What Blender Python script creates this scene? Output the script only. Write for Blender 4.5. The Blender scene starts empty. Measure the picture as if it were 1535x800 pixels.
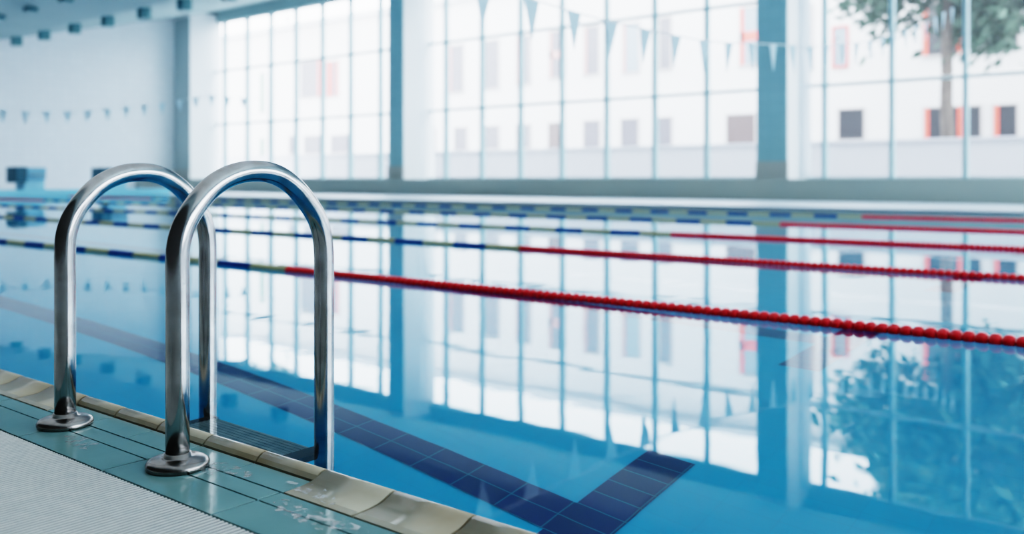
import bpy, bmesh, math, random
from mathutils import Vector, Matrix
random.seed(7)
D = bpy.data
scn = bpy.context.scene
COL = scn.collection

# ------------------------------------------------------------------ frame of reference
# X runs along the pool (negative = towards the far end), Y across it (towards the glazed side), Z up.
# Deck level is z = 0, the camera stands over the origin at z = 0.5.
F, VX, Y0, CH = 1380.0, -925.0, 268.6, 0.5
A = math.atan((767.5 - VX) / F); CA, SA = math.cos(A), math.sin(A)
ZW = -0.015                                   # water level

def on_y(x, y, Y):
    q = (x - 767.5) / F; d = Y / (CA * q + SA)
    return -d * (CA - SA * q), CH + (Y0 - y) * d / F
def on_x(x, y, t):
    q = (x - 767.5) / F; d = t / (CA - SA * q)
    return d * (CA * q + SA), CH + (Y0 - y) * d / F
def on_z(x, y, z=0.0):
    q = (x - 767.5) / F; d = F * (CH - z) / (y - Y0)
    return -d * (CA - SA * q), d * (CA * q + SA)

# ------------------------------------------------------------------ materials
def mat(name, color, rough=0.5, metal=0.0, spec=0.5, noise=None, nscale=5.0, bump=None, emit=None, coat=0.0):
    m = D.materials.new(name); m.use_nodes = True
    nt = m.node_tree; b = nt.nodes['Principled BSDF']
    b.inputs['Base Color'].default_value = (*color, 1)
    b.inputs['Roughness'].default_value = rough
    b.inputs['Metallic'].default_value = metal
    b.inputs['Specular IOR Level'].default_value = spec
    b.inputs['Coat Weight'].default_value = coat
    tc = nt.nodes.new('ShaderNodeTexCoord')
    if noise:
        n = nt.nodes.new('ShaderNodeTexNoise'); n.inputs['Scale'].default_value = nscale; n.inputs['Detail'].default_value = 4
        nt.links.new(tc.outputs['Object'], n.inputs['Vector'])
        mx = nt.nodes.new('ShaderNodeMix'); mx.data_type = 'RGBA'
        mx.inputs['A'].default_value = (*color, 1); mx.inputs['B'].default_value = (*noise, 1)
        cr = nt.nodes.new('ShaderNodeMapRange'); cr.inputs['From Min'].default_value = 0.35; cr.inputs['From Max'].default_value = 0.65
        nt.links.new(n.outputs['Fac'], cr.inputs['Value'])
        nt.links.new(cr.outputs['Result'], mx.inputs['Factor'])
        nt.links.new(mx.outputs['Result'], b.inputs['Base Color'])
    if bump:
        sc_, st, dist = bump
        n2 = nt.nodes.new('ShaderNodeTexNoise'); n2.inputs['Scale'].default_value = sc_; n2.inputs['Detail'].default_value = 2
        nt.links.new(tc.outputs['Object'], n2.inputs['Vector'])
        bp = nt.nodes.new('ShaderNodeBump'); bp.inputs['Strength'].default_value = st; bp.inputs['Distance'].default_value = dist
        nt.links.new(n2.outputs['Fac'], bp.inputs['Height']); nt.links.new(bp.outputs['Normal'], b.inputs['Normal'])
    if emit:
        b.inputs['Emission Color'].default_value = (*emit[:3], 1); b.inputs['Emission Strength'].default_value = emit[3]
    return m

def grid_mat(name, color, line, cell, width, rough=0.3, spec=0.5, plane='XY', off=(0, 0), var=0.0):
    """tiles with grout lines laid out in object space"""
    m = mat(name, color, rough, spec=spec); nt = m.node_tree; b = nt.nodes['Principled BSDF']
    tc = nt.nodes.new('ShaderNodeTexCoord'); sp = nt.nodes.new('ShaderNodeSeparateXYZ')
    nt.links.new(tc.outputs['Object'], sp.inputs[0])
    fs = []; cells = []
    for ax, c, o in zip(plane, cell, off):
        ad = nt.nodes.new('ShaderNodeMath'); ad.operation = 'ADD'; ad.inputs[1].default_value = 1000 * c + o
        nt.links.new(sp.outputs[ax], ad.inputs[0])
        dv = nt.nodes.new('ShaderNodeMath'); dv.operation = 'DIVIDE'; dv.inputs[1].default_value = c
        nt.links.new(ad.outputs[0], dv.inputs[0])
        fr = nt.nodes.new('ShaderNodeMath'); fr.operation = 'FRACT'; nt.links.new(dv.outputs[0], fr.inputs[0])
        fl = nt.nodes.new('ShaderNodeMath'); fl.operation = 'FLOOR'; nt.links.new(dv.outputs[0], fl.inputs[0]); cells.append(fl)
        lt = nt.nodes.new('ShaderNodeMath'); lt.operation = 'LESS_THAN'; lt.inputs[1].default_value = width / c
        nt.links.new(fr.outputs[0], lt.inputs[0]); fs.append(lt)
    mxm = nt.nodes.new('ShaderNodeMath'); mxm.operation = 'MAXIMUM'
    nt.links.new(fs[0].outputs[0], mxm.inputs[0]); nt.links.new(fs[1].outputs[0], mxm.inputs[1])
    mx = nt.nodes.new('ShaderNodeMix'); mx.data_type = 'RGBA'
    mx.inputs['A'].default_value = (*color, 1); mx.inputs['B'].default_value = (*line, 1)
    if var:
        cb = nt.nodes.new('ShaderNodeCombineXYZ')
        nt.links.new(cells[0].outputs[0], cb.inputs[0]); nt.links.new(cells[1].outputs[0], cb.inputs[1])
        wn = nt.nodes.new('ShaderNodeTexWhiteNoise'); nt.links.new(cb.outputs[0], wn.inputs['Vector'])
        mr = nt.nodes.new('ShaderNodeMapRange'); mr.inputs['To Min'].default_value = 1 - var; mr.inputs['To Max'].default_value = 1 + var
        nt.links.new(wn.outputs['Value'], mr.inputs['Value'])
        vm = nt.nodes.new('ShaderNodeVectorMath'); vm.operation = 'SCALE'; vm.inputs[0].default_value = color
        nt.links.new(mr.outputs['Result'], vm.inputs['Scale']); nt.links.new(vm.outputs[0], mx.inputs['A'])
    nt.links.new(mxm.outputs[0], mx.inputs['Factor']); nt.links.new(mx.outputs['Result'], b.inputs['Base Color'])
    return m

M = {}
M['steel'] = mat('stainless_steel', (.44, .44, .44), .17, 1.0, noise=(.34, .335, .33), nscale=22, bump=(60, .05, .001))
M['steel_worn'] = mat('worn_steel', (.30, .285, .27), .27, 1.0, noise=(.22, .21, .20), nscale=40, bump=(70, .15, .001))
M['tread'] = mat('wet_rubber_tread', (.13, .18, .18), .45, noise=(.22, .27, .26), nscale=25)
M['tread_cap'] = mat('black_rubber', (.012, .012, .014), .5)
M['red'] = mat('red_plastic', (.80, .008, .02), .30, noise=(.70, .006, .016), nscale=9)
M['blue'] = mat('blue_plastic', (.004, .055, .27), .35)
M['yellow'] = mat('pale_yellow_plastic', (.44, .44, .25), .4)
M['cable'] = mat('steel_cable', (.25, .25, .26), .4, .8)
def flag_mat():
    m = D.materials.new('pale_pennant_cloth'); m.use_nodes = True; nt = m.node_tree
    b = nt.nodes['Principled BSDF']; b.inputs['Base Color'].default_value = (.42, .55, .62, 1); b.inputs['Roughness'].default_value = .8
    t = nt.nodes.new('ShaderNodeBsdfTranslucent'); t.inputs['Color'].default_value = (.10, .15, .18, 1)
    x = nt.nodes.new('ShaderNodeAddShader')
    nt.links.new(b.outputs[0], x.inputs[0]); nt.links.new(t.outputs[0], x.inputs[1])
    nt.links.new(x.outputs[0], nt.nodes['Material Output'].inputs['Surface'])
    return m
M['flag'] = flag_mat()
M['cord'] = mat('white_cord', (.7, .75, .78), .8)
M['wall'] = grid_mat('white_wall_tiles', (.74, .79, .84), (.66, .73, .79), (.30, .30), .02, .35, plane='YZ', var=.02)
M['wall_dim'] = mat('grey_painted_wall', (.06, .055, .05), .8)
M['ceiling'] = mat('pale_teal_ceiling', (.38, .49, .51), .8, noise=(.35, .46, .48), nscale=.6)
M['lamp'] = mat('teal_lamp_housing', (.09, .22, .25), .5)
M['lamp_glass'] = mat('lamp_diffuser', (.30, .42, .45), .4)
M['column_teal'] = grid_mat('teal_column_tiles', (.29, .47, .54), (.25, .42, .49), (.3, .3), .02, .35, plane='XZ', var=.03)
M['column_grey'] = mat('grey_column_tiles', (.42, .50, .52), .5)
M['column_white'] = mat('white_column_plaster', (.82, .85, .88), .6)
M['column_base'] = mat('beige_column_base', (.42, .44, .43), .5)
M['mullion'] = mat('veiled_blue_window_steel', (.33, .47, .52), .45)  # paleness stands in for the veil of window glare over the steel
M['bar'] = mat('grey_window_bar', (.52, .60, .63), .5)
M['parapet'] = mat('grey_green_parapet', (.34, .385, .36), .5, noise=(.37, .40, .36), nscale=.7)
M['far_deck'] = mat('pale_blue_far_deck', (.66, .74, .82), .4)
M['bulkhead'] = mat('light_blue_pool_end', (.26, .64, .84), .4)
M['block_dark'] = mat('dark_teal_block_side', (.03, .13, .18), .5)
M['block_blue'] = mat('blue_block_front', (.22, .48, .66), .45)
M['block_light'] = mat('light_blue_block_pedestal', (.32, .64, .82), .45)
M['floor_tiles'] = grid_mat('aqua_pool_tiles', (.001, .40, .68), (.001, .37, .64), (.1775, .084), .004, .3, plane='XY', off=(.01, 0.0), var=.02)
M['line_tiles'] = grid_mat('navy_lane_tiles', (.001, .012, .12), (.01, .14, .24), (.1775, .084), .0045, .3, plane='XY', off=(.01, -2.097), var=.12)
M['pool_wall'] = grid_mat('aqua_pool_wall_tiles', (.015, .45, .70), (.012, .40, .62), (.1775, .084), .004, .3, plane='XZ', var=.02)
M['teal_tile'] = mat('wet_teal_deck_tiles', (.175, .30, .30), .10, spec=.6, noise=(.20, .33, .325), nscale=7, bump=(42, .055, .004))
M['grout'] = mat('dark_grout', (.012, .014, .016), .8)
M['coping'] = mat('cream_coping_tiles', (.42, .38, .29), .22, noise=(.34, .28, .19), nscale=6, bump=(14, .03, .001))
M['ribbed'] = mat('white_ribbed_deck_tiles', (.55, .56, .53), .45, noise=(.47, .49, .47), nscale=40)
M['groove'] = mat('shaded_rib_groove', (.16, .17, .17), .6)  # dark colour paints the shade between the ribs
M['deck'] = mat('white_deck_tiles', (.50, .53, .54), .5)
M['plaster'] = mat('white_facade_plaster', (.66, .645, .64), .9, noise=(.63, .615, .615), nscale=.3)
M['lowwall'] = mat('grey_white_boundary_plaster', (.52, .52, .56), .9)
M['redreveal'] = mat('red_window_reveal', (.72, .10, .06), .7)
M['pane_dark'] = mat('dark_window_pane', (.035, .035, .04), .3)
M['pane_brown'] = mat('brown_window_pane', (.11, .075, .07), .3)
M['pane_grey'] = mat('grey_window_pane', (.14, .13, .15), .3)
M['pane_blue'] = mat('blue_grey_window_pane', (.22, .27, .32), .3)
M['pane_green'] = mat('green_shutter', (.12, .28, .20), .6)
M['ledge'] = mat('grey_ledge', (.42, .38, .36), .8)
M['bark'] = mat('grey_brown_bark', (.16, .13, .11), .9, noise=(.10, .08, .07), nscale=6)
M['leaf'] = mat('dark_green_leaves', (.035, .085, .055), .7, noise=(.07, .12, .08), nscale=3)
M['pinkreveal'] = mat('pale_pink_reveal', (.45, .26, .24), .7)  # paler reveal colour for the middle windows of the building
M['ground'] = mat('grey_paving', (.35, .35, .36), .9)
M['roof'] = mat('grey_roof_edge', (.55, .55, .57), .8)

def water_mat():
    m = D.materials.new('pool_water'); m.use_nodes = True; nt = m.node_tree; nt.nodes.clear()
    o = nt.nodes.new('ShaderNodeOutputMaterial'); g = nt.nodes.new('ShaderNodeBsdfGlass')
    g.inputs['IOR'].default_value = 1.333; g.inputs['Roughness'].default_value = 0.0
    g.inputs['Color'].default_value = (.93, .985, 1, 1)
    tc = nt.nodes.new('ShaderNodeTexCoord'); mp = nt.nodes.new('ShaderNodeMapping')
    mp.inputs['Scale'].default_value = (1.0, 1.0, 1.0)
    n = nt.nodes.new('ShaderNodeTexNoise'); n.inputs['Scale'].default_value = 3.2; n.inputs['Detail'].default_value = 2
    bp = nt.nodes.new('ShaderNodeBump'); bp.inputs['Strength'].default_value = 1.0; bp.inputs['Distance'].default_value = .0006
    nt.links.new(tc.outputs['Object'], mp.inputs['Vector']); nt.links.new(mp.outputs['Vector'], n.inputs['Vector'])
    nt.links.new(n.outputs['Fac'], bp.inputs['Height']); nt.links.new(bp.outputs['Normal'], g.inputs['Normal'])
    nt.links.new(g.outputs[0], o.inputs['Surface'])
    return m
M['water'] = water_mat()

def glass_mat(name, veil):
    m = D.materials.new(name); m.use_nodes = True; nt = m.node_tree; nt.nodes.clear()
    o = nt.nodes.new('ShaderNodeOutputMaterial'); t = nt.nodes.new('ShaderNodeBsdfTransparent')
    t.inputs['Color'].default_value = (.96, .98, 1, 1)
    h = nt.nodes.new('ShaderNodeBsdfTranslucent'); h.inputs['Color'].default_value = (.92, .96, 1, 1)  # in the panes this milky share imitates bloom from the bright outdoors
    g = nt.nodes.new('ShaderNodeBsdfGlossy'); g.inputs['Roughness'].default_value = .02
    a = nt.nodes.new('ShaderNodeMixShader'); a.inputs[0].default_value = veil
    b = nt.nodes.new('ShaderNodeMixShader'); b.inputs[0].default_value = .05
    nt.links.new(t.outputs[0], a.inputs[1]); nt.links.new(h.outputs[0], a.inputs[2])
    nt.links.new(a.outputs[0], b.inputs[1]); nt.links.new(g.outputs[0], b.inputs[2])
    nt.links.new(b.outputs[0], o.inputs['Surface'])
    return m
M['glass'] = glass_mat('window_glass', .035)
M['glass_veiled'] = glass_mat('bloom_veiled_glass', .08)  # more of the imitated bloom than in the right window
M['curtain'] = glass_mat('sheer_white_curtain', .72)

def film_mat():
    m = D.materials.new('water_film'); m.use_nodes = True; nt = m.node_tree; nt.nodes.clear()
    o = nt.nodes.new('ShaderNodeOutputMaterial'); t = nt.nodes.new('ShaderNodeBsdfTransparent')
    g = nt.nodes.new('ShaderNodeBsdfGlossy'); g.inputs['Roughness'].default_value = .03
    x = nt.nodes.new('ShaderNodeMixShader'); x.inputs[0].default_value = .30
    tc = nt.nodes.new('ShaderNodeTexCoord'); n = nt.nodes.new('ShaderNodeTexNoise'); n.inputs['Scale'].default_value = 150; n.inputs['Detail'].default_value = 3
    bp = nt.nodes.new('ShaderNodeBump'); bp.inputs['Strength'].default_value = 1; bp.inputs['Distance'].default_value = .0045
    nt.links.new(tc.outputs['Object'], n.inputs['Vector']); nt.links.new(n.outputs['Fac'], bp.inputs['Height']); nt.links.new(bp.outputs['Normal'], g.inputs['Normal'])
    n3 = nt.nodes.new('ShaderNodeTexNoise'); n3.inputs['Scale'].default_value = 60; n3.inputs['Detail'].default_value = 4
    mr = nt.nodes.new('ShaderNodeMapRange'); mr.inputs['From Min'].default_value = .50; mr.inputs['From Max'].default_value = .58; mr.inputs['To Min'].default_value = .02; mr.inputs['To Max'].default_value = .55
    nt.links.new(tc.outputs['Object'], n3.inputs['Vector']); nt.links.new(n3.outputs['Fac'], mr.inputs['Value']); nt.links.new(mr.outputs['Result'], x.inputs[0])
    nt.links.new(t.outputs[0], x.inputs[1]); nt.links.new(g.outputs[0], x.inputs[2]); nt.links.new(x.outputs[0], o.inputs['Surface'])
    return m
M['film'] = film_mat()

# ------------------------------------------------------------------ mesh helpers
class MB:
    def __init__(s): s.bm = bmesh.new()
    def box(s, x0, x1, y0, y1, z0, z1, bev=0.0, mi=0, seg=2):
        r = bmesh.ops.create_cube(s.bm, size=1)
        vs = r['verts']
        for v in vs:
            v.co = Vector((x0 + (v.co.x + .5) * (x1 - x0), y0 + (v.co.y + .5) * (y1 - y0), z0 + (v.co.z + .5) * (z1 - z0)))
        fs = {f for v in vs for f in v.link_faces}
        for f in fs: f.material_index = mi
        if bev:
            es = list({e for v in vs for e in v.link_edges})
            bmesh.ops.bevel(s.bm, geom=es, offset=bev, segments=seg, affect='EDGES', profile=.5)
        return s
    def quad(s, pts, mi=0):
        f = s.bm.faces.new([s.bm.verts.new(p) for p in pts]); f.material_index = mi; return s
    def tube(s, pts, r, n=20, caps=True):
        pts = [Vector(p) for p in pts]; rings = []
        up = Vector((1, 0, 0))
        for i, p in enumerate(pts):
            t = (pts[min(i + 1, len(pts) - 1)] - pts[max(i - 1, 0)]).normalized()
            a = up - t * up.dot(t)
            if a.length < 1e-4: a = Vector((0, 0, 1)) - t * t.z
            a.normalize(); b = t.cross(a)
            rr = r[i] if isinstance(r, (list, tuple)) else r
            rings.append([s.bm.verts.new(p + (a * math.cos(2 * math.pi * k / n) + b * math.sin(2 * math.pi * k / n)) * rr) for k in range(n)])
        for q, w in zip(rings, rings[1:]):
            for k in range(n):
                s.bm.faces.new((q[k], q[(k + 1) % n], w[(k + 1) % n], w[k])).smooth = True
        if caps: s.bm.faces.new(rings[0][::-1]); s.bm.faces.new(rings[-1])
        return s
    def lathe(s, prof, origin, axis='Z', n=32):
        o = Vector(origin); rings = []
        for (h, r) in prof:
            ring = []
            for k in range(n):
                c, d = math.cos(2 * math.pi * k / n) * r, math.sin(2 * math.pi * k / n) * r
                ring.append(s.bm.verts.new(o + (Vector((c, d, h)) if axis == 'Z' else Vector((h, c, d)))))
            rings.append(ring)
        for q, w in zip(rings, rings[1:]):
            for k in range(n):
                s.bm.faces.new((q[k], q[(k + 1) % n], w[(k + 1) % n], w[k])).smooth = True
        s.bm.faces.new(rings[0][::-1]); s.bm.faces.new(rings[-1])
        return s
    def build(s, name, m, parent=None):
        bmesh.ops.recalc_face_normals(s.bm, faces=s.bm.faces)
        me = D.meshes.new(name); s.bm.to_mesh(me); s.bm.free()
        for x in (m if isinstance(m, (list, tuple)) else [m]): me.materials.append(x)
        o = D.objects.new(name, me); COL.objects.link(o)
        if parent: o.parent = parent; o.matrix_parent_inverse = Matrix.Translation(-parent.location)
        return o

def tag(o, label=None, cat=None, group=None, kind=None):
    for k, v in (('label', label), ('category', cat), ('group', group), ('kind', kind)):
        if v: o[k] = v
    return o
def empty(name, loc, label, cat, group=None):
    o = D.objects.new(name, None); COL.objects.link(o); o.location = loc; o.empty_display_size = .1
    return tag(o, label, cat, group)
def struct(o, label=None): o['kind'] = 'structure'; (label and o.__setitem__('label', label)); return o

def linked(name, mesh, loc, parent):
    o = D.objects.new(name, mesh); COL.objects.link(o); o.parent = parent
    o.location = Vector(loc) - parent.location
    return o

# ------------------------------------------------------------------ sizes of the hall
X_END, X_NEAR = -27.4, 0.9            # ends of the water
Y_EDGE, Y_FAR = 1.012, 15.5           # long sides of the water
Y_PAR, Y_GL = 20.2, 23.3              # parapet face, glazing plane
FLOOR_Z = ZW - 1.30
X_WALL = on_y(262, 268, 22.0)[0] - .02                        # tiled end wall
Z_TOP = 7.4

# ------------------------------------------------------------------ pool shell
m = MB()
m.quad([(X_NEAR, Y_EDGE, FLOOR_Z), (X_END, Y_EDGE, FLOOR_Z), (X_END, Y_FAR, FLOOR_Z), (X_NEAR, Y_FAR, FLOOR_Z)])
m.quad([(X_NEAR, Y_EDGE, FLOOR_Z), (X_NEAR, Y_EDGE, -.02), (X_END, Y_EDGE, -.02), (X_END, Y_EDGE, FLOOR_Z)], 1)
m.quad([(X_NEAR, Y_FAR, FLOOR_Z), (X_NEAR, Y_FAR, -.0), (X_END, Y_FAR, -.0), (X_END, Y_FAR, FLOOR_Z)], 1)
m.quad([(X_END, Y_EDGE, FLOOR_Z), (X_END, Y_EDGE, -.0), (X_END, Y_FAR, -.0), (X_END, Y_FAR, FLOOR_Z)], 1)
m.quad([(X_NEAR, Y_EDGE, FLOOR_Z), (X_NEAR, Y_EDGE, -.0), (X_NEAR, Y_FAR, -.0), (X_NEAR, Y_FAR, FLOOR_Z)], 1)
struct(m.build('pool_basin', [M['floor_tiles'], M['pool_wall']]), 'aqua tiled pool basin under the water')

ROPES_Y = [3.205, 5.298, 7.530, 10.005, 12.751]
LANES_Y = [2.181, 4.25, 6.41, 8.77, 11.38, 14.12]
for i, yc in enumerate(LANES_Y):
    m = MB(); z = FLOOR_Z + .003
    hw = .084
    m.quad([(-1.42, yc - hw, z), (X_END + 2, yc - hw, z), (X_END + 2, yc + hw, z), (-1.42, yc + hw, z)])
    zz = z + .0006
    for xa, xb in ((-1.595, -1.42), (X_END + 1.9, X_END + 2.07)):
        m.quad([(xa, yc - .5, zz), (xb, yc - .5, zz), (xb, yc + .5, zz), (xa, yc + .5, zz)])
    o = m.build('lane_marking', M['line_tiles'] if i == 0 else M['line_tiles'])
    struct(o, 'navy tiled T-shaped lane marking on the pool floor')

m = MB(); m.quad([(X_NEAR, Y_EDGE - .004, ZW), (X_NEAR, Y_FAR, ZW), (X_END, Y_FAR, ZW), (X_END, Y_EDGE - .004, ZW)])
tag(m.build('pool_water', M['water']), 'clear blue pool water reflecting the tall windows', 'water', kind='stuff')

# ------------------------------------------------------------------ near deck
# ribbed white tiles: ribs run across the deck
P = .0103
m = MB(); prof = [(-.5, -.006), (-.33, -.0012), (-.15, 0), (.15, 0), (.33, -.0012)]
x = -7.0; ya, yb = -.6, .778; prev = None
while x < 0.2:
    for u, z in prof:
        a = m.bm.verts.new((x + u * P, ya, z)); b = m.bm.verts.new((x + u * P, yb, z))
        c = m.bm.verts.new((x + u * P, yb, -.02))
        if prev:
            ff = m.bm.faces.new((prev[0], a, b, prev[1])); ff.material_index = 1 if u in (-.5, -.33) else 0; m.bm.faces.new((prev[1], b, c, prev[2]))
        prev = (a, b, c)
    x += P
struct(m.build('floor_ribbed_deck', [M['ribbed'], M['groove']]), 'white ribbed non-slip deck tiles')
m = MB(); m.box(-45, 8, -2.2, ya, -.3, -.001); m.box(-45, -7.005, ya, .778, -.3, -.001); m.box(.2, 8, ya, .778, -.3, -.001)
struct(m.build('floor', M['deck']))

# teal tile rows beside the coping, with dark joints
J0, JS = 1.216, .331
ZONE = (1.19, 2.02)                         # in front of the ladder a third teal row replaces the cream slope
m = MB(); g = .0024
for k in range(-12, 22):
    t0, t1 = J0 + k * JS, J0 + (k + 1) * JS
    m.box(-t1 + g, -t0 - g, .7815, .8608, -.03, 0, .0004, seg=1)
    for j in range(1):
        m.box(-t1 + g, -t0 - g, .8642, .9055, -.03, 0, .0004, seg=1)
for k in range(0, 5):
    t0, t1 = 1.213 + k * .1655, 1.213 + (k + 1) * .1655
    m.box(-t1 + .0018, -t0 - .0018, .9095, .9700, -.03, 0, .0004, seg=1)
struct(m.build('floor_teal_tiles', M['teal_tile']), 'wet teal deck tiles with dark joints')
m = MB(); m.box(-8, 4.6, .776, .998, -.2, -.006); m.box(-45, -8, .776, .998, -.2, -.001)
struct(m.build('floor_grout', M['grout']))

# cream coping tiles with a rounded raised lip
lip = [(.9745, -.03), (.9745, .002), (.980, .0085), (.987, .0135), (.9945, .0155), (1.002, .0135), (1.008, .007), (1.011, -.002), (1.012, -.03)]
wide = [(.9095, -.03), (.9095, .0005), (.925, .0012), (.945, .0022), (.962, .0042), (.974, .0078)] + lip[3:]
m = MB()
def coping(profile, t0, t1):
    a = [m.bm.verts.new((-t0, y, z)) for y, z in profile]; b = [m.bm.verts.new((-t1, y, z)) for y, z in profile]
    n = len(profile)
    for i in range(n):
        f = m.bm.faces.new((a[i], a[(i + 1) % n], b[(i + 1) % n], b[i])); f.smooth = 1 < i < n - 2
    m.bm.faces.new(a); m.bm.faces.new(b[::-1])
for k in range(-12, 150):
    t0, t1 = 1.213 + k * .1655, 1.213 + (k + 1) * .1655
    coping(lip if 0 <= k < 5 else wide, t0 + .0022, t1 - .0022)
struct(m.build('trim_coping', M['coping']), 'cream coping tiles with a raised rounded lip along the water')

# thin films of splashed water lying on the deck tiles
def puddle(x, y, rx, ry, label, seed, z=lambda yy: .0006):
    rnd = random.Random(seed); m = MB(); n = 40; ph = [rnd.uniform(0, 6.28) for _ in range(4)]
    ring = []
    for k in range(n):
        a = 2 * math.pi * k / n
        q = 1 + .22 * math.sin(2 * a + ph[0]) + .16 * math.sin(3 * a + ph[1]) + .12 * math.sin(5 * a + ph[2]) + .06 * math.sin(9 * a + ph[3])
        yy = y + ry * q * math.sin(a)
        ring.append(m.bm.verts.new((x + rx * q * math.cos(a), yy, z(yy))))
    c = m.bm.verts.new((x, y, z(y)))
    for k in range(n): m.bm.faces.new((c, ring[k], ring[(k + 1) % n]))
    tag(m.build('water_puddle', M['film']), label, 'puddle', kind='stuff')
px_, py_ = on_z(318, 700); puddle(px_, py_, .085, .028, 'thin puddle on the teal tiles right of the nearer handrail flange', 2)
px_, py_ = on_z(120, 662); puddle(px_, py_, .06, .02, 'thin puddle on the teal tiles below the farther handrail flange', 5)
px_, py_ = on_z(470, 775); puddle(px_, py_, .08, .03, 'thin puddle on the teal tiles at the bottom of the view', 8)
px_, py_ = on_z(470, 738); puddle(px_, .936, .062, .017, 'thin splash of water on the cream coping tile', 11, lambda yy: .0014 + max(0, yy - .912) * .065)

# ------------------------------------------------------------------ pool ladder
lad = empty('pool_ladder', (-1.69, .95, 0), 'stainless steel pool ladder with two arched handrails at the pool edge', 'ladder')
RP = [(0, .30), (-.002, .35), (.003, .385), (.027, .413), (.066, .437), (.122, .461), (.195, .485), (.282, .502), (.372, .512), (.466, .516), (.566, .515), (.658, .507), (.740, .492), (.812, .473), (.872, .452), (.930, .428), (.968, .404), (.991, .376), (1.0, .345), (1.0, .30)]
def smooth_path(P, it=2):
    for _ in range(it):
        Q = [P[0]]
        for a, b in zip(P, P[1:]):
            Q += [(a[0] * .75 + b[0] * .25, a[1] * .75 + b[1] * .25), (a[0] * .25 + b[0] * .75, a[1] * .25 + b[1] * .75)]
        P = Q + [P[-1]]
    return P
path = [(0, -.01), (0, .15)] + smooth_path(RP, 2) + [(1, .15), (1, -.015), (1, -.2), (1, -.75), (.99, -.82), (.93, -.87), (.8, -.9), (.55, -.905)]
RAILS = [((-1.462, .873), (-1.497, 1.224)), ((-1.888, .877), (-1.936, 1.234))]
RAIL_X = (RAILS[0][1][0], RAILS[1][1][0])
for (p0, p1) in RAILS:
    rail = MB().tube([(p0[0] + (p1[0] - p0[0]) * k, p0[1] + (p1[1] - p0[1]) * k, z) for k, z in path], .0203, 32).build('handrail', M['steel'], lad)
    MB().lathe([(0, .052), (.004, .0535), (.009, .053), (.0135, .0495), (.0165, .043), (.018, .030), (.0195, .0245), (.026, .0225), (.0262, .019)], (p0[0], p0[1], 0), n=48).build('floor_flange', M['steel_worn'], lad)
for zt in (-.19, -.44, -.69):
    tr = MB().box(RAIL_X[1] + .018, RAIL_X[0] - .018, 1.142, 1.232, zt - .014, zt + .014, .006).build('tread', M['tread'], lad)
    r = MB()
    for k in range(7): r.box(RAIL_X[1] + .04, RAIL_X[0] - .04, 1.150 + k * .0115, 1.155 + k * .0115, zt + .0135, zt + .0165)
    r.build('tread_rib', M['tread'], tr)
    for rx, sgn in ((RAIL_X[1], 1), (RAIL_X[0], -1)):
        MB().box(rx + sgn * .014, rx + sgn * .045, 1.136, 1.238, zt - .018, zt + .018, .006).build('tread_cap', M['tread_cap'], tr)

# ------------------------------------------------------------------ lane ropes
PITCH, R = .0384, .0262
def float_profile(h0, r=R):
    w = .0172
    return [(h0 - w, .009), (h0 - w, r * .74), (h0 - w * .8, r * .86), (h0 - w * .35, r), (h0 + w * .35, r), (h0 + w * .8, r * .86), (h0 + w, r * .74), (h0 + w, .009)]
fm = MB().lathe(float_profile(0), (0, 0, 0), 'X', 14).build('float', M['red'])
fmesh = fm.data; D.objects.remove(fm)
names = ['nearest of the five lane ropes, red floats with yellow and blue sections beyond the ladder',
         'second lane rope from the ladder, just behind the nearest one',
         'third lane rope from the ladder, in the middle of the five',
         'fourth lane rope from the ladder, second from the far side',
         'farthest lane rope, closest to the grey-green parapet under the windows']
RZ = ZW + .004
T_RED, T_RED2 = 4.24, 22.6
for i, ry in enumerate(ROPES_Y):
    root = empty('lane_rope', (-4.24, ry, RZ), names[i], 'lane rope', 'lane ropes across the pool')
    MB().tube([(X_NEAR, ry, RZ), (X_END, ry, RZ)], .004, 8).build('cable', M['cable'], root)
    tmin = .1785 * ry - .03
    n = int((T_RED + .7) / PITCH)
    rest = MB(); nrest = 0
    for k in range(n):
        t = T_RED - PITCH * (k + .5)
        if i < 3 and t > tmin: linked('float', fmesh, (-t, ry, RZ), root)
        else: rest.lathe(float_profile(-t), (0, ry, RZ), 'X', 12); nrest += 1
    if nrest:
        o = rest.build('float_row', M['red'], root)
        o['kind'] = 'stuff'
    # yellow and blue sections, nine floats long
    SEC = .331; t = T_RED; c = 0
    while t < T_RED2 - .05:
        tn = min(t + SEC, T_RED2); s = MB(); q = max(1, round((tn - t) / PITCH)); st = (tn - t) / q
        for k in range(q): s.lathe(float_profile(-(t + st * (k + .5)), R * .98), (0, ry, RZ), 'X', 10)
        s.build('float_section', M['blue'] if c % 2 else M['yellow'], root)['label'] = 'blue float section' if c % 2 else 'pale yellow float section'
        t = tn; c += 1
    s = MB()
    for k in range(int((-X_END - .2 - T_RED2) / PITCH)): s.lathe(float_profile(-(T_RED2 + PITCH * (k + .5))), (0, ry, RZ), 'X', 10)
    s.build('float_row', M['red'], root)['kind'] = 'stuff'

# ------------------------------------------------------------------ far side of the pool
m = MB(); m.box(X_WALL, 8, Y_FAR, Y_PAR, -.3, .012); m.box(X_WALL, X_END - .9, .998, Y_FAR, -.3, .0); m.box(X_NEAR, 8, .998, Y_FAR, -.3, 0)
struct(m.build('floor_far', M['far_deck']))
m = MB(); m.box(X_END - .9, X_END, 1.0, Y_FAR + .6, -.3, .20, .02)
struct(m.build('trim_pool_end', M['bulkhead']), 'light blue raised wall at the far end of the pool')
m = MB(); m.box(X_WALL, 8, Y_PAR, Y_GL + .25, 0, .505)
struct(m.build('trim_parapet', M['parapet']), 'grey-green parapet below the windows')

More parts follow.
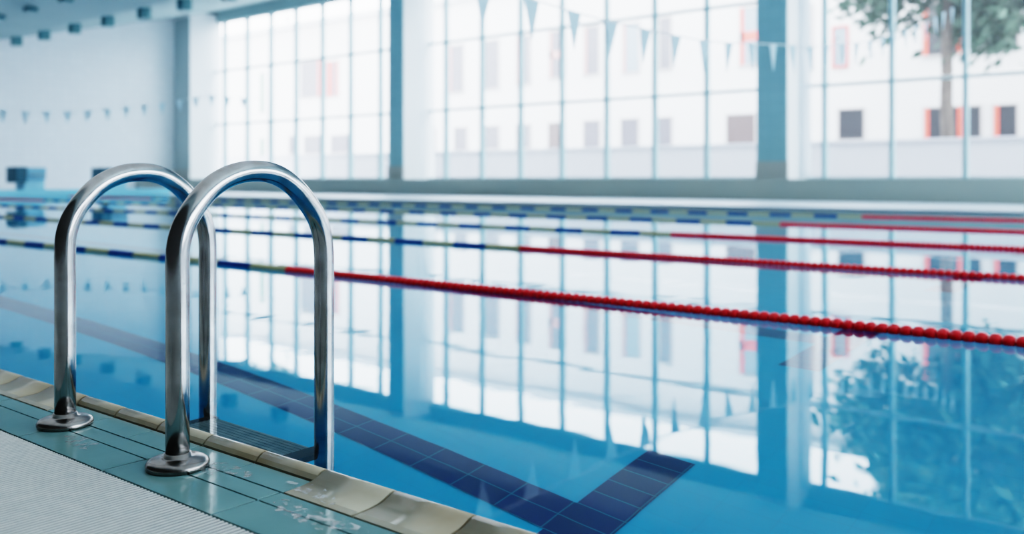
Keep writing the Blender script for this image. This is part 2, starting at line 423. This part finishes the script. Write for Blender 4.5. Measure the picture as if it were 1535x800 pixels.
# starting blocks at the far end of the two lanes in view
for (yc, lb) in ((11.85, 'blue starting block on the pool end wall, leftmost and clear of the ladder'), (14.35, 'blue starting block on the pool end wall behind the arch of the farther handrail')):
    b = empty('starting_block', (X_END - .45, yc, .2), lb, 'starting block', 'starting blocks at the far pool end')
    MB().box(X_END - .72, X_END - .14, yc - .22, yc + .36, .2, .50, .02).build('pedestal', M['block_light'], b)
    MB().box(X_END - .76, X_END - .05, yc - .17, yc + .36, .50, .84, .02).build('platform', M['block_blue'], b)
    MB().box(X_END - .76, X_END - .05, yc - .47, yc - .172, .40, .86, .02).build('side_panel', M['block_dark'], b)
    MB().tube([(X_END - .02, yc - .1, .62), (X_END + .04, yc - .1, .62), (X_END + .04, yc + .3, .62), (X_END - .02, yc + .3, .62)], .018, 10).build('start_grip', M['cable'], b)

# ------------------------------------------------------------------ walls and ceiling
m = MB(); m.box(X_WALL - .3, X_WALL, -4, Y_GL + .3, 0, 9)
struct(m.build('wall_left', M['wall']))
m = MB(); m.box(X_WALL, 8, -2.5, -2.2, 0, 5.55)
struct(m.build('wall_near', M['wall_dim']))
m = MB(); m.box(8, 8.3, -2.5, Y_GL + .3, 0, .9); m.box(8, 8.3, -2.5, Y_GL + .3, 4.2, 8.0); m.box(8, 8.3, -2.5, 1.5, .9, 4.2); m.box(8, 8.3, 19, Y_GL + .3, .9, 4.2)
struct(m.build('wall_right', M['column_white']))
root = struct(D.objects.new('window_4', None)); COL.objects.link(root); root.location = (8, 10, .9)
m = MB(); m.quad([(8.15, 1.5, .9), (8.15, 19, .9), (8.15, 19, 4.2), (8.15, 1.5, 4.2)]); m.build('glass', M['glass_veiled'], root)
for k in range(11):
    m = MB(); yk = 1.5 + 1.75 * k; m.box(8.0, 8.2, yk - .05, yk + .05, .9, 4.2); m.build('mullion', M['mullion'], root)
# ceiling: level over the near half, rising to the window head
cp = [(-2.5, 5.74), (14.6, 5.74), (Y_GL + .3, 8.0)]
m = MB()
for (ya_, za_), (yb_, zb_) in zip(cp, cp[1:]):
    m.quad([(X_WALL - .3, ya_, za_), (8.3, ya_, za_), (8.3, yb_, zb_), (X_WALL - .3, yb_, zb_)])
struct(m.build('ceiling', M['ceiling']))
m = MB(); m.box(X_WALL, 8, Y_GL - .02, Y_GL + .28, 7.4, 8.0); struct(m.build('wall_window_head', M['ceiling']))
# square ceiling lamps
ORD = ['first', 'second', 'third', 'fourth', 'fifth', 'sixth', 'seventh', 'eighth', 'ninth']
ROW = ('the window-side row', 'the middle row', 'the inner row')
for ri, (ly, lz) in enumerate(((14.9, 5.85), (12.4, 5.74), (9.9, 5.74))):
    # lamps counted from the far end of the hall, the left of the view
    xs = [-20.05 - 2.27 * q + .2 * ri for q in range(9)]
    def seen(lx):
        d = -lx * CA + ly * SA; px = 767.5 + F * (lx * SA + ly * CA) / d; py = Y0 - F * (lz - .2 - CH) / d
        return px > -8, py > -6
    xs = sorted(x for x in xs if seen(x)[0])
    nv = sum(1 for x in xs if seen(x)[1])
    for j, lx in enumerate(xs):
        if seen(lx)[1]: lab = ('boxy' if ri == 0 else 'flat square') + ' teal ceiling lamp in %s, %s from the left' % (ROW[ri], ORD[j])
        else: lab = ('boxy' if ri == 0 else 'flat square') + ' teal ceiling lamp in %s, %s one above the frame' % (ROW[ri], ORD[j - nv])
        l = empty('ceiling_lamp', (lx, ly, lz), lab, 'ceiling lamp', 'ceiling lamps, ' + ('window row', 'middle row', 'inner row')[ri])
        MB().box(lx - .16, lx + .16, ly - .16, ly + .16, lz - (.38 if ri == 0 else .16), lz - .03, .02).build('housing', M['lamp'], l)
        MB().box(lx - .12, lx + .12, ly - .12, ly + .12, lz - (.40 if ri == 0 else .18), lz - (.379 if ri == 0 else .159), .005).build('diffuser', M['lamp_glass'], l)
        MB().box(lx - .05, lx + .05, ly - .05, ly + .05, lz - .04, lz + .0).build('ceiling_mount', M['lamp'], l)

# ------------------------------------------------------------------ glazed side
M0, DM = 1.43333, .070847
mull = {i: -(M0 - i * DM) * Y_GL for i in range(-2, 26)}
bars = [2.895, 5.236]
Y_COL = 22.0
cols = []
for (xa, xb) in ((262, 285.5), (583, 605.5), (1135, 1180.5)):
    cols.append((on_y(xa, 268, Y_COL)[0], on_y(xb, 268, Y_COL)[0]))
step = cols[2][0] - cols[1][0]
cols.append((cols[2][0] + step, cols[2][1] + step))
for i, (xa, xb) in enumerate(cols):
    m = MB(); m.box(xa, xb, Y_COL, Y_GL + .2, .5, 7.75)
    body = struct(m.build('column', M['column_white']), ('white column with grey front where the tiled wall meets the windows', 'teal-fronted column left of the middle window', 'wide teal-fronted column right of the middle window', 'column beyond the right window')[i])
    m = MB(); m.box(xa, xb, Y_COL - .03, Y_COL - .001, .95, 7.5)
    m.build('front_cladding', M['column_grey'] if i == 0 else M['column_teal'], body)
    m = MB(); m.box(xa - .02, xb + .02, Y_COL - .06, Y_COL - .001, .506, .95)
    m.build('column_base', M['column_base'], body)
edges = [cols[0], cols[1], cols[2], cols[3]]
for w in range(3):
    xa, xb = edges[w][1], edges[w + 1][0]
    root = struct(D.objects.new('window_%d' % (w + 1), None)); COL.objects.link(root); root.location = ((xa + xb) / 2, Y_GL, .5)
    m = MB(); m.quad([(xa, Y_GL + .02, .5), (xb, Y_GL + .02, .5), (xb, Y_GL + .02, Z_TOP), (xa, Y_GL + .02, Z_TOP)])
    m.build('glass', M['glass'] if w == 2 else M['glass_veiled'], root)
    for i, mx_ in mull.items():
        if xa + .3 < mx_ < xb + 1.0:
            m = MB(); m.box(mx_ - .05, mx_ + .05, Y_GL - .20, Y_GL, .5, Z_TOP)
            m.build('mullion', M['mullion'], root)
    for z in bars:
        m = MB(); m.box(xa, xb, Y_GL - .10, Y_GL - .01, z - .04, z + .04); m.build('crossbar', M['bar'], root)
    m = MB(); m.box(xa, xb, Y_GL - .12, Y_GL, .505, .56); m.build('sill', M['bar'], root)

# sheer curtains hanging inside the glass beside the columns
def curtain(x0, x1, label):
    xa, xb = on_y(x0, 200, Y_GL - .45)[0], on_y(x1, 200, Y_GL - .45)[0]
    n = 40; m = MB(); prev = None
    for k in range(n + 1):
        x = xa + (xb - xa) * k / n; y = Y_GL - .45 + .06 * math.sin(k * 1.25) + .02 * math.sin(k * .5)
        a, b = m.bm.verts.new((x, y, .55)), m.bm.verts.new((x, y, 7.3))
        if prev: m.bm.faces.new((prev[0], a, b, prev[1])).smooth = True
        prev = (a, b)
    root = empty('sheer_curtain', ((xa + xb) / 2, Y_GL - .45, .55), label, 'curtain', 'sheer curtains beside the columns')
    m.build('fabric', M['curtain'], root)
    MB().tube([(xa - .1, Y_GL - .45, 7.32), (xb + .1, Y_GL - .45, 7.32)], .02, 8).build('curtain_rail', M['bar'], root)
curtain(606, 634, 'sheer white curtain at the left edge of the middle window')
curtain(1181, 1216, 'sheer white curtain at the left edge of the right window, beside the wide teal column')
# ------------------------------------------------------------------ flag strings
def flag_string(ctrl, tx, pitch, y_first, nflag, fw, fh, label, ymin, ymax):
    # ctrl: (Y, Z) of the cord
    def cord(Y):
        for (a, b), (c, d) in zip(ctrl, ctrl[1:]):
            if a <= Y <= c:
                return b + (d - b) * (Y - a) / (c - a)
        return ctrl[0][1] if Y < ctrl[0][0] else ctrl[-1][1]
    root = empty('flag_string', (-tx, y_first, cord(y_first)), label, 'flag string')
    N = 90; pts = [(-tx, ymin + (ymax - ymin) * k / N, cord(ymin + (ymax - ymin) * k / N)) for k in range(N + 1)]
    MB().tube(pts, .006, 6).build('cord', M['cord'], root)
    for k in range(nflag):
        Y = y_first + k * pitch; z0 = cord(Y - fw / 2); z1 = cord(Y + fw / 2); sw = random.uniform(-.03, .03)
        m = MB(); dx = .002
        a, b, c = (-tx, Y - fw / 2, z0), (-tx, Y + fw / 2, z1), (-tx + sw, Y + random.uniform(-.01, .01), (z0 + z1) / 2 - fh)
        off = Vector((dx, 0, 0))
        f1 = [m.bm.verts.new(Vector(p) + off) for p in (a, b, c)]; f2 = [m.bm.verts.new(Vector(p) - off) for p in (a, b, c)]
        m.bm.faces.new(f1); m.bm.faces.new(f2[::-1])
        for q in range(3): m.bm.faces.new((f1[q], f2[q], f2[(q + 1) % 3], f1[(q + 1) % 3]))
        m.build('pennant', M['flag'], root)
TA = 4.22
pa = [on_x(x, y, TA) for x, y in ((725, -22), (794, -2), (862, 18), (905, 30), (950, 40), (997, 50), (1042, 59), (1086, 64), (1156, 66), (1220, 70), (1290, 64), (1345, 50), (1394, 30), (1446, 2))]
flag_string(pa, TA, .545, on_x(725, 0, TA)[0], 24, .19, .31, 'string of pale pennants hanging across the pool in front of the windows', 2.2, 16.2)
TB = 22.7
pb = [on_x(x, y, TB) for x, y in ((0, 165), (37, 167), (71, 167), (108, 167), (140, 165), (171, 162), (200, 159), (231, 156), (281, 148), (312, 143))]
flag_string(pb, TB, .50, on_x(4, 165, TB)[0], 14, .20, .31, 'string of pale pennants in front of the white tiled wall', 7.0, 16.2)

# ------------------------------------------------------------------ outside
Y_B = 38.0
m = MB(); m.box(-120, 60, Y_GL + .3, 120, -.6, -.3); struct(m.build('ground', M['ground']))
Y_LW = 28.0
zl = on_y(1400, 211, Y_LW)[1]
m = MB(); m.box(-75, 20, Y_LW, Y_LW + .25, -.3, zl); m.box(-75, 20, Y_LW - .06, Y_LW + .31, zl, zl + .08)
tag(m.build('boundary_wall', M['lowwall']), 'low grey-white boundary wall outside the windows in front of the white building', 'wall')
bl = empty('office_building', (-30, Y_B, -.3), 'long white building with rows of dark windows seen through the glass', 'building')
m = MB(); m.box(-95, 25, Y_B, Y_B + 12, -.3, 10.4); m.build('wall', M['plaster'], bl)
m = MB(); m.box(-95.3, 25.3, Y_B - .35, Y_B + 12.3, 10.4, 10.75); m.build('roof_edge', M['roof'], bl)
def bwin(x0, x1, y0, y1, pane, red=''):
    xa, za = on_y(x0, y1, Y_B); xb, zb = on_y(x1, y0, Y_B)
    f = MB()
    t = .07
    f.box(xa - t, xb + t, Y_B - .06, Y_B - .002, zb, zb + t); f.box(xa - t, xb + t, Y_B - .10, Y_B - .002, za - t, za)
    f.box(xa - t, xa, Y_B - .06, Y_B - .002, za, zb); f.box(xb, xb + t, Y_B - .06, Y_B - .002, za, zb)
    fo = f.build('window', M['redreveal'] if red == 'f' else M['ledge'], bl)
    MB().box(xa, xb, Y_B - .02, Y_B - .001, za, zb).build('pane', M[pane], fo)
    w = (xb - xa); rm, rl = ('redreveal', 'red reveal') if x0 > 1100 or x0 < 600 else ('pinkreveal', 'pale pink reveal')
    if 'l' in red: MB().box(xa, xa + .17, Y_B - .05, Y_B - .021, za, zb).build('reveal', M[rm], fo)['label'] = rl
    if 'r' in red: MB().box(xb - .17, xb, Y_B - .05, Y_B - .021, za, zb).build('reveal', M[rm], fo)['label'] = rl
    if 'm' in red: MB().box(xa + w * .40, xa + w * .60, Y_B - .05, Y_B - .021, za, zb).build('reveal', M[rm], fo)['label'] = rl
    if 'b' in red: MB().box(xa, xb, Y_B - .05, Y_B - .021, za + (zb - za) * .42, za + (zb - za) * .58).build('panel', M[rm], fo)['label'] = rl
for a in ((1258, 1295, 163, 209, 'pane_dark'), (1386, 1443, 160, 208, 'pane_dark', 'lr'), (1452, 1470, 159, 207, 'pane_dark'), (1490, 1524, 157, 208, 'pane_dark', 'l'),
          (1090, 1132, 171, 217, 'pane_brown'), (985, 1007, 176, 219, 'pane_grey'), (932, 957, 178, 224, 'pane_grey'), (876, 899, 181, 224, 'pane_grey'), (823, 845, 184, 227, 'pane_brown'),
          (775, 795, 187, 222, 'pane_grey'), (729, 748, 189, 223, 'pane_grey'), (682, 700, 191, 225, 'pane_grey'), (636, 653, 194, 225, 'pane_grey'),
          (497, 526, 202, 229, 'pane_grey'), (457, 484, 203, 230, 'pane_grey'), (434, 447, 204, 230, 'pane_grey'),
          (674, 695, 67, 139, 'pane_grey', 'l'), (729, 748, 60, 133, 'pane_grey'), (775, 795, 53, 127, 'pane_grey', 'l'), (824, 847, 46, 117, 'pane_grey', 'lb'), (876, 898, 39, 112, 'pane_grey', 'l'),
          (934, 958, 34, 109, 'pane_blue', 'l'), (990, 1006, 26, 104, 'pane_grey'), (1110, 1135, 10, 98, 'pane_blue', 'lb'), (1195, 1217, 8, 104, 'pane_grey', 'm'), (1250, 1270, 40, 100, 'pane_blue', 'f'),
          (1384, 1442, 2, 84, 'pane_dark', 'lr'), (1490, 1526, -6, 74, 'pane_dark', 'lf'),
          (452, 480, 91, 147, 'pane_grey', 'r'), (482, 508, 91, 146, 'pane_grey', 'mr'), (391, 396, 110, 168, 'pane_green'), (391, 396, 208, 236, 'pane_green')):
    bwin(*a)

def tree(px, Y, base, label, crown, nleaf, rtrunk, seed, leafsize=.28):
    rnd = random.Random(seed)
    tx = on_y(px, 150, Y)[0]
    root = empty('tree', (tx, Y, base), label, 'tree', None)
    (cx, cz, rx, ry, rz) = crown
    pts = [(tx, Y, base), (tx + .03, Y, base + 1.5), (tx - .03, Y, base + 3.2), (tx + .02, Y + .05, cz - rz * .3), (cx, Y, cz + rz * .4)]
    MB().tube(pts, [rtrunk * 1.2, rtrunk, rtrunk * .9, rtrunk * .7, rtrunk * .25], 12).build('trunk', M['bark'], root)
    b = MB()
    for k in range(9):
        a = rnd.uniform(0, 6.28); e = rnd.uniform(.1, .9); z0 = cz - rz * rnd.uniform(.1, .6)
        b.tube([(tx, Y, z0), (tx + math.cos(a) * rx * .4, Y + math.sin(a) * ry * .4, z0 + rz * .35 * e), (cx + math.cos(a) * rx * .8, Y + math.sin(a) * ry * .8, z0 + rz * .7 * e)], [rtrunk * .4, rtrunk * .25, rtrunk * .08], 7)
    b.build('branch', M['bark'], root)
    f = MB()
    cl = []
    for k in range(46):
        while True:
            v = Vector((rnd.uniform(-1, 1), rnd.uniform(-1, 1), rnd.uniform(-1, 1)))
            if .35 < v.length < 1: break
        cl.append((v, rnd.uniform(.16, .34)))
    for k in range(nleaf):
        v, r = cl[k % len(cl)]
        p = v + Vector((rnd.gauss(0, 1), rnd.gauss(0, 1), rnd.gauss(0, 1))) * r * .55
        c = Vector((cx + p.x * rx, Y + p.y * ry, cz + p.z * rz))
        a = Vector((rnd.uniform(-1, 1), rnd.uniform(-1, 1), rnd.uniform(-1, 1))).normalized(); d = a.orthogonal().normalized(); e = a.cross(d)
        L = leafsize * rnd.uniform(.6, 1.3)
        f.quad([c - d * L, c + e * L * .45, c + d * L, c - e * L * .45])
    f.build('foliage', M['leaf'], root)
Y_T = 31.0
tx_, tz_ = on_y(1462, -92, Y_T)
tree(1420, Y_T, -.3, 'leafy tree with grey-brown trunk outside the right window', (tx_ , tz_, 3.55, 3.2, 2.9), 15000, .21, 3, .23)
tx_, tz_ = on_y(408, -25, 35.0)
tree(404, 35.0, -.3, 'thin leafy tree at the top of the left window', (tx_, tz_, 2.4, 1.4, 1.9), 900, .10, 5, .25)

# ------------------------------------------------------------------ light
w = D.worlds.new('overcast_sky'); scn.world = w; w.use_nodes = True; nt = w.node_tree
bg = nt.nodes['Background']; bg.inputs['Strength'].default_value = 6.5
tc = nt.nodes.new('ShaderNodeTexCoord'); sp = nt.nodes.new('ShaderNodeSeparateXYZ'); cr = nt.nodes.new('ShaderNodeValToRGB')
nt.links.new(tc.outputs['Generated'], sp.inputs[0]); nt.links.new(sp.outputs['Z'], cr.inputs['Fac']); nt.links.new(cr.outputs['Color'], bg.inputs['Color'])
cr.color_ramp.elements[0].position = 0.0; cr.color_ramp.elements[0].color = (.90, .95, 1, 1)
cr.color_ramp.elements[1].position = 0.7; cr.color_ramp.elements[1].color = (.80, .90, 1, 1)
def area(name, loc, sx, sy, power, rot=(0, 0, 0), color=(.93, .97, 1)):
    l = D.lights.new(name, 'AREA'); l.shape = 'RECTANGLE'; l.size = sx; l.size_y = sy; l.energy = power; l.color = color
    o = D.objects.new(name, l); COL.objects.link(o); o.location = loc; o.rotation_euler = rot; return o
area('overhead_fill', (-16, 3.0, 5.45), 44, 8.0, 420)  # added panel of light, out of view, that brightens the hall from above

# ------------------------------------------------------------------ camera
cd = D.cameras.new('camera'); cam = D.objects.new('camera', cd); COL.objects.link(cam)
cam.location = (0, 0, CH)
cam.rotation_euler = (math.pi / 2, 0, math.atan2(CA, SA))
cd.sensor_width = 36; cd.sensor_fit = 'HORIZONTAL'; cd.lens = F / 1535 * 36
cd.shift_y = -(400 - Y0) / 1535
cd.clip_start = .02; cd.clip_end = 400
cd.dof.use_dof = True; cd.dof.focus_distance = 1.70; cd.dof.aperture_fstop = 2.6
scn.camera = cam

scn.view_settings.view_transform = 'Filmic'
scn.view_settings.look = 'Very High Contrast'
scn.view_settings.exposure = 0.5
cy = scn.cycles
cy.use_denoising = True
cy.max_bounces = 10; cy.diffuse_bounces = 5; cy.glossy_bounces = 5; cy.transmission_bounces = 6; cy.transparent_max_bounces = 8
cy.caustics_reflective = True; cy.caustics_refractive = True; cy.blur_glossy = 0.3
cy.sample_clamp_indirect = 8
